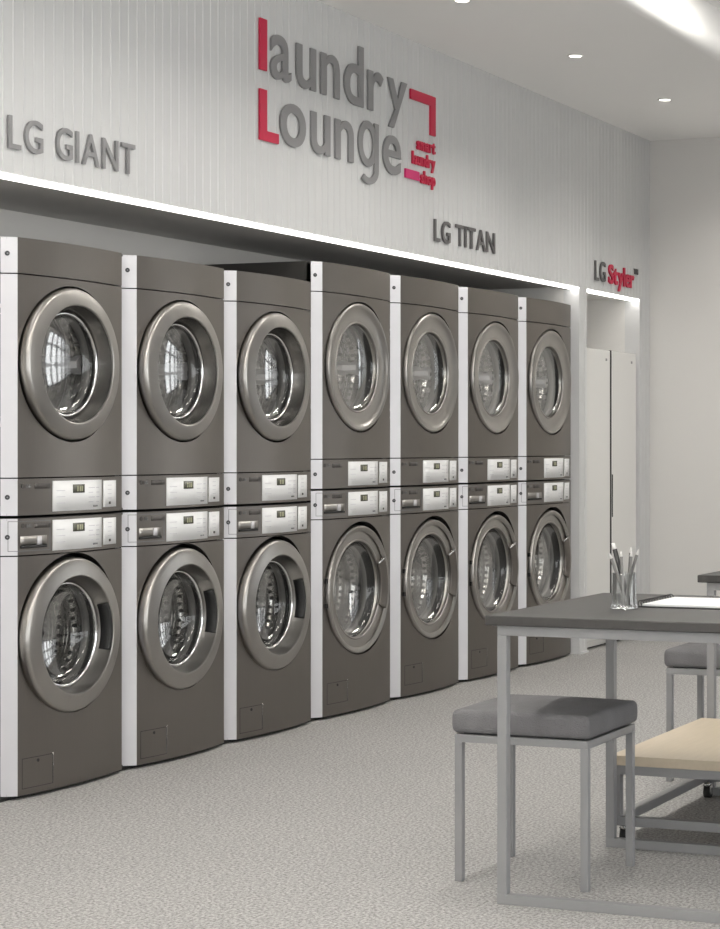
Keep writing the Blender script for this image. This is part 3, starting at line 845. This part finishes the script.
# ------------------------------------------------------------------ low trolley with a birch board
def trolley():
    x0, y0, L, Wd = 5.70, 2.172, .89, 1.20
    t = thing('low_trolley', 'low wheeled trolley with pale birch board between the two tables', 'trolley', (x0, y0, 0))
    q = .028; zt = .27
    MB().box(-.004, L, -Wd, .004, zt - .030, zt).build('board', 'birch', t, bevel=.0015)
    u = zt - .030
    def fr(name, z0, z1):
        m = MB(); m.box(0, q, -Wd, 0, z0, z1).box(L - q, L, -Wd, 0, z0, z1).box(q, L - q, -q, 0, z0, z1).box(q, L - q, -Wd, -Wd + q, z0, z1)
        return m.build(name, 'frame', t, bevel=.0015)
    fr('upper_frame', u - q, u)
    fr('lower_frame', .055, .055 + q)
    for x in (0, L - q):
        for y in (0, -Wd + q): MB().box(x, x + q, y - q, y, .055 + q, u - q).build('leg', 'frame', t)
    for x in (.03, L - .04):
        for y in (-.032, -Wd + .032):
            c = MB()
            c.cyl((x, y, .040), (x, y, .055), .014, n=16)
            for s_ in (-1, 1): c.box(x - .010, x + .014, y + s_ * .013 - .0015, y + s_ * .013 + .0015, .014, .046)
            c.box(x - .010, x + .014, y - .014, y + .014, .043, .046)
            k = c.build('caster', 'chrome', t)
            MB().cyl((x + .004, y - .011, .021), (x + .004, y + .011, .021), .021, n=22).build('wheel', 'dark', k)
    return t
trolley()

# ------------------------------------------------------------------ things on the table
ZTOP = .741 + .026
gx, gy = 5.150, 1.925
gt = thing('glass_tumbler', 'clear glass tumbler holding pencils on the foreground table', 'glass', (gx, gy, ZTOP))
n = 40; H_ = .100
def zl(prof, n=40):
    vs = []
    for i in range(n):
        a = 2 * PI * i / n
        for r, z in prof: vs.append((r * math.cos(a), r * math.sin(a), z))
    m = len(prof)
    return MB().add(vs, [(i * m + q, ((i + 1) % n) * m + q, ((i + 1) % n) * m + q + 1, i * m + q + 1) for i in range(n) for q in range(m - 1)], True)
zl([(.0005, .0005), (.036, .0005), (.0385, .003), (.0375, .010), (.0350, .016), (.0335, H_ - .002), (.0325, H_), (.0315, H_ - .002), (.032, .018), (.028, .012), (.0005, .010)]).build('cup', 'clear', gt, auto=50)
def stick(kind, lean, az, L, r, label, m, tipm, off=(0, 0)):
    base = Vector((gx + off[0], gy + off[1], ZTOP + .0125))
    d = Vector((math.cos(az) * math.sin(lean), math.sin(az) * math.sin(lean), math.cos(lean)))
    t = thing(kind, label, kind, tuple(base), 'pens and pencils in the tumbler')
    tp = d * L
    MB().cyl((0, 0, 0), tuple(tp * .90), r, n=8 if kind == 'pencil' else 14, smooth=(kind != 'pencil')).build('barrel', m, t)
    MB().cyl(tuple(tp * .90), tuple(tp), r * 1.02, r * (.25 if kind == 'pencil' else .8), n=12).build('tip' if kind == 'pencil' else 'cap', tipm, t)
# image-left is +y, image-right is -y
stick('pencil', .33, PI * .62, .150, .0045, 'grey pencil leaning farthest left in the tumbler', 'pencil_grey', 'pencil_tip', (-.008, -.012))
stick('pen', .27, PI * .55, .176, .0066, 'thick black pen leaning left in the tumbler', 'pen_black', 'pencil_tip', (0, -.016))
stick('pencil', .05, PI * .5, .148, .0045, 'grey pencil standing upright left of centre in the tumbler', 'pencil_grey', 'pencil_tip', (-.016, -.004))
stick('pencil', .07, -PI * .4, .158, .0046, 'upright grey pencil right of centre in the tumbler', 'pencil_grey', 'pencil_tip', (.012, -.004))
stick('pencil', .10, -PI * .55, .149, .0045, 'grey pencil leaning slightly right beside the rightmost one', 'pencil_grey', 'pencil_tip', (-.006, -.010))
stick('pencil', .30, -PI * .47, .160, .0045, 'grey pencil leaning farthest right in the tumbler', 'pencil_grey', 'pencil_tip', (.004, .008))

nb = thing('spiral_notebook', 'open spiral notebook with white pages and black cover on the table', 'notebook', (5.215, 1.905, ZTOP))
MB().box(0, .29, -.40, .014, 0, .0035).build('cover', 'cover', nb, bevel=.001)
MB().box(.008, .283, -.395, -.006, .0036, .0095).build('pages', 'paper', nb, bevel=.001)
for k in range(12):
    x = .018 + .254 * k / 11; m = MB(); pr = None
    for j in range(12):
        a = 2 * PI * j / 12; b_ = 2 * PI * (j + 1) / 12
        m.cyl((x, .001 + .0085 * math.cos(a), .0095 + .0085 * math.sin(a)), (x, .001 + .0085 * math.cos(b_), .0095 + .0085 * math.sin(b_)), .0013, n=6, caps=False)
    m.build('binding_ring', 'cover', nb)
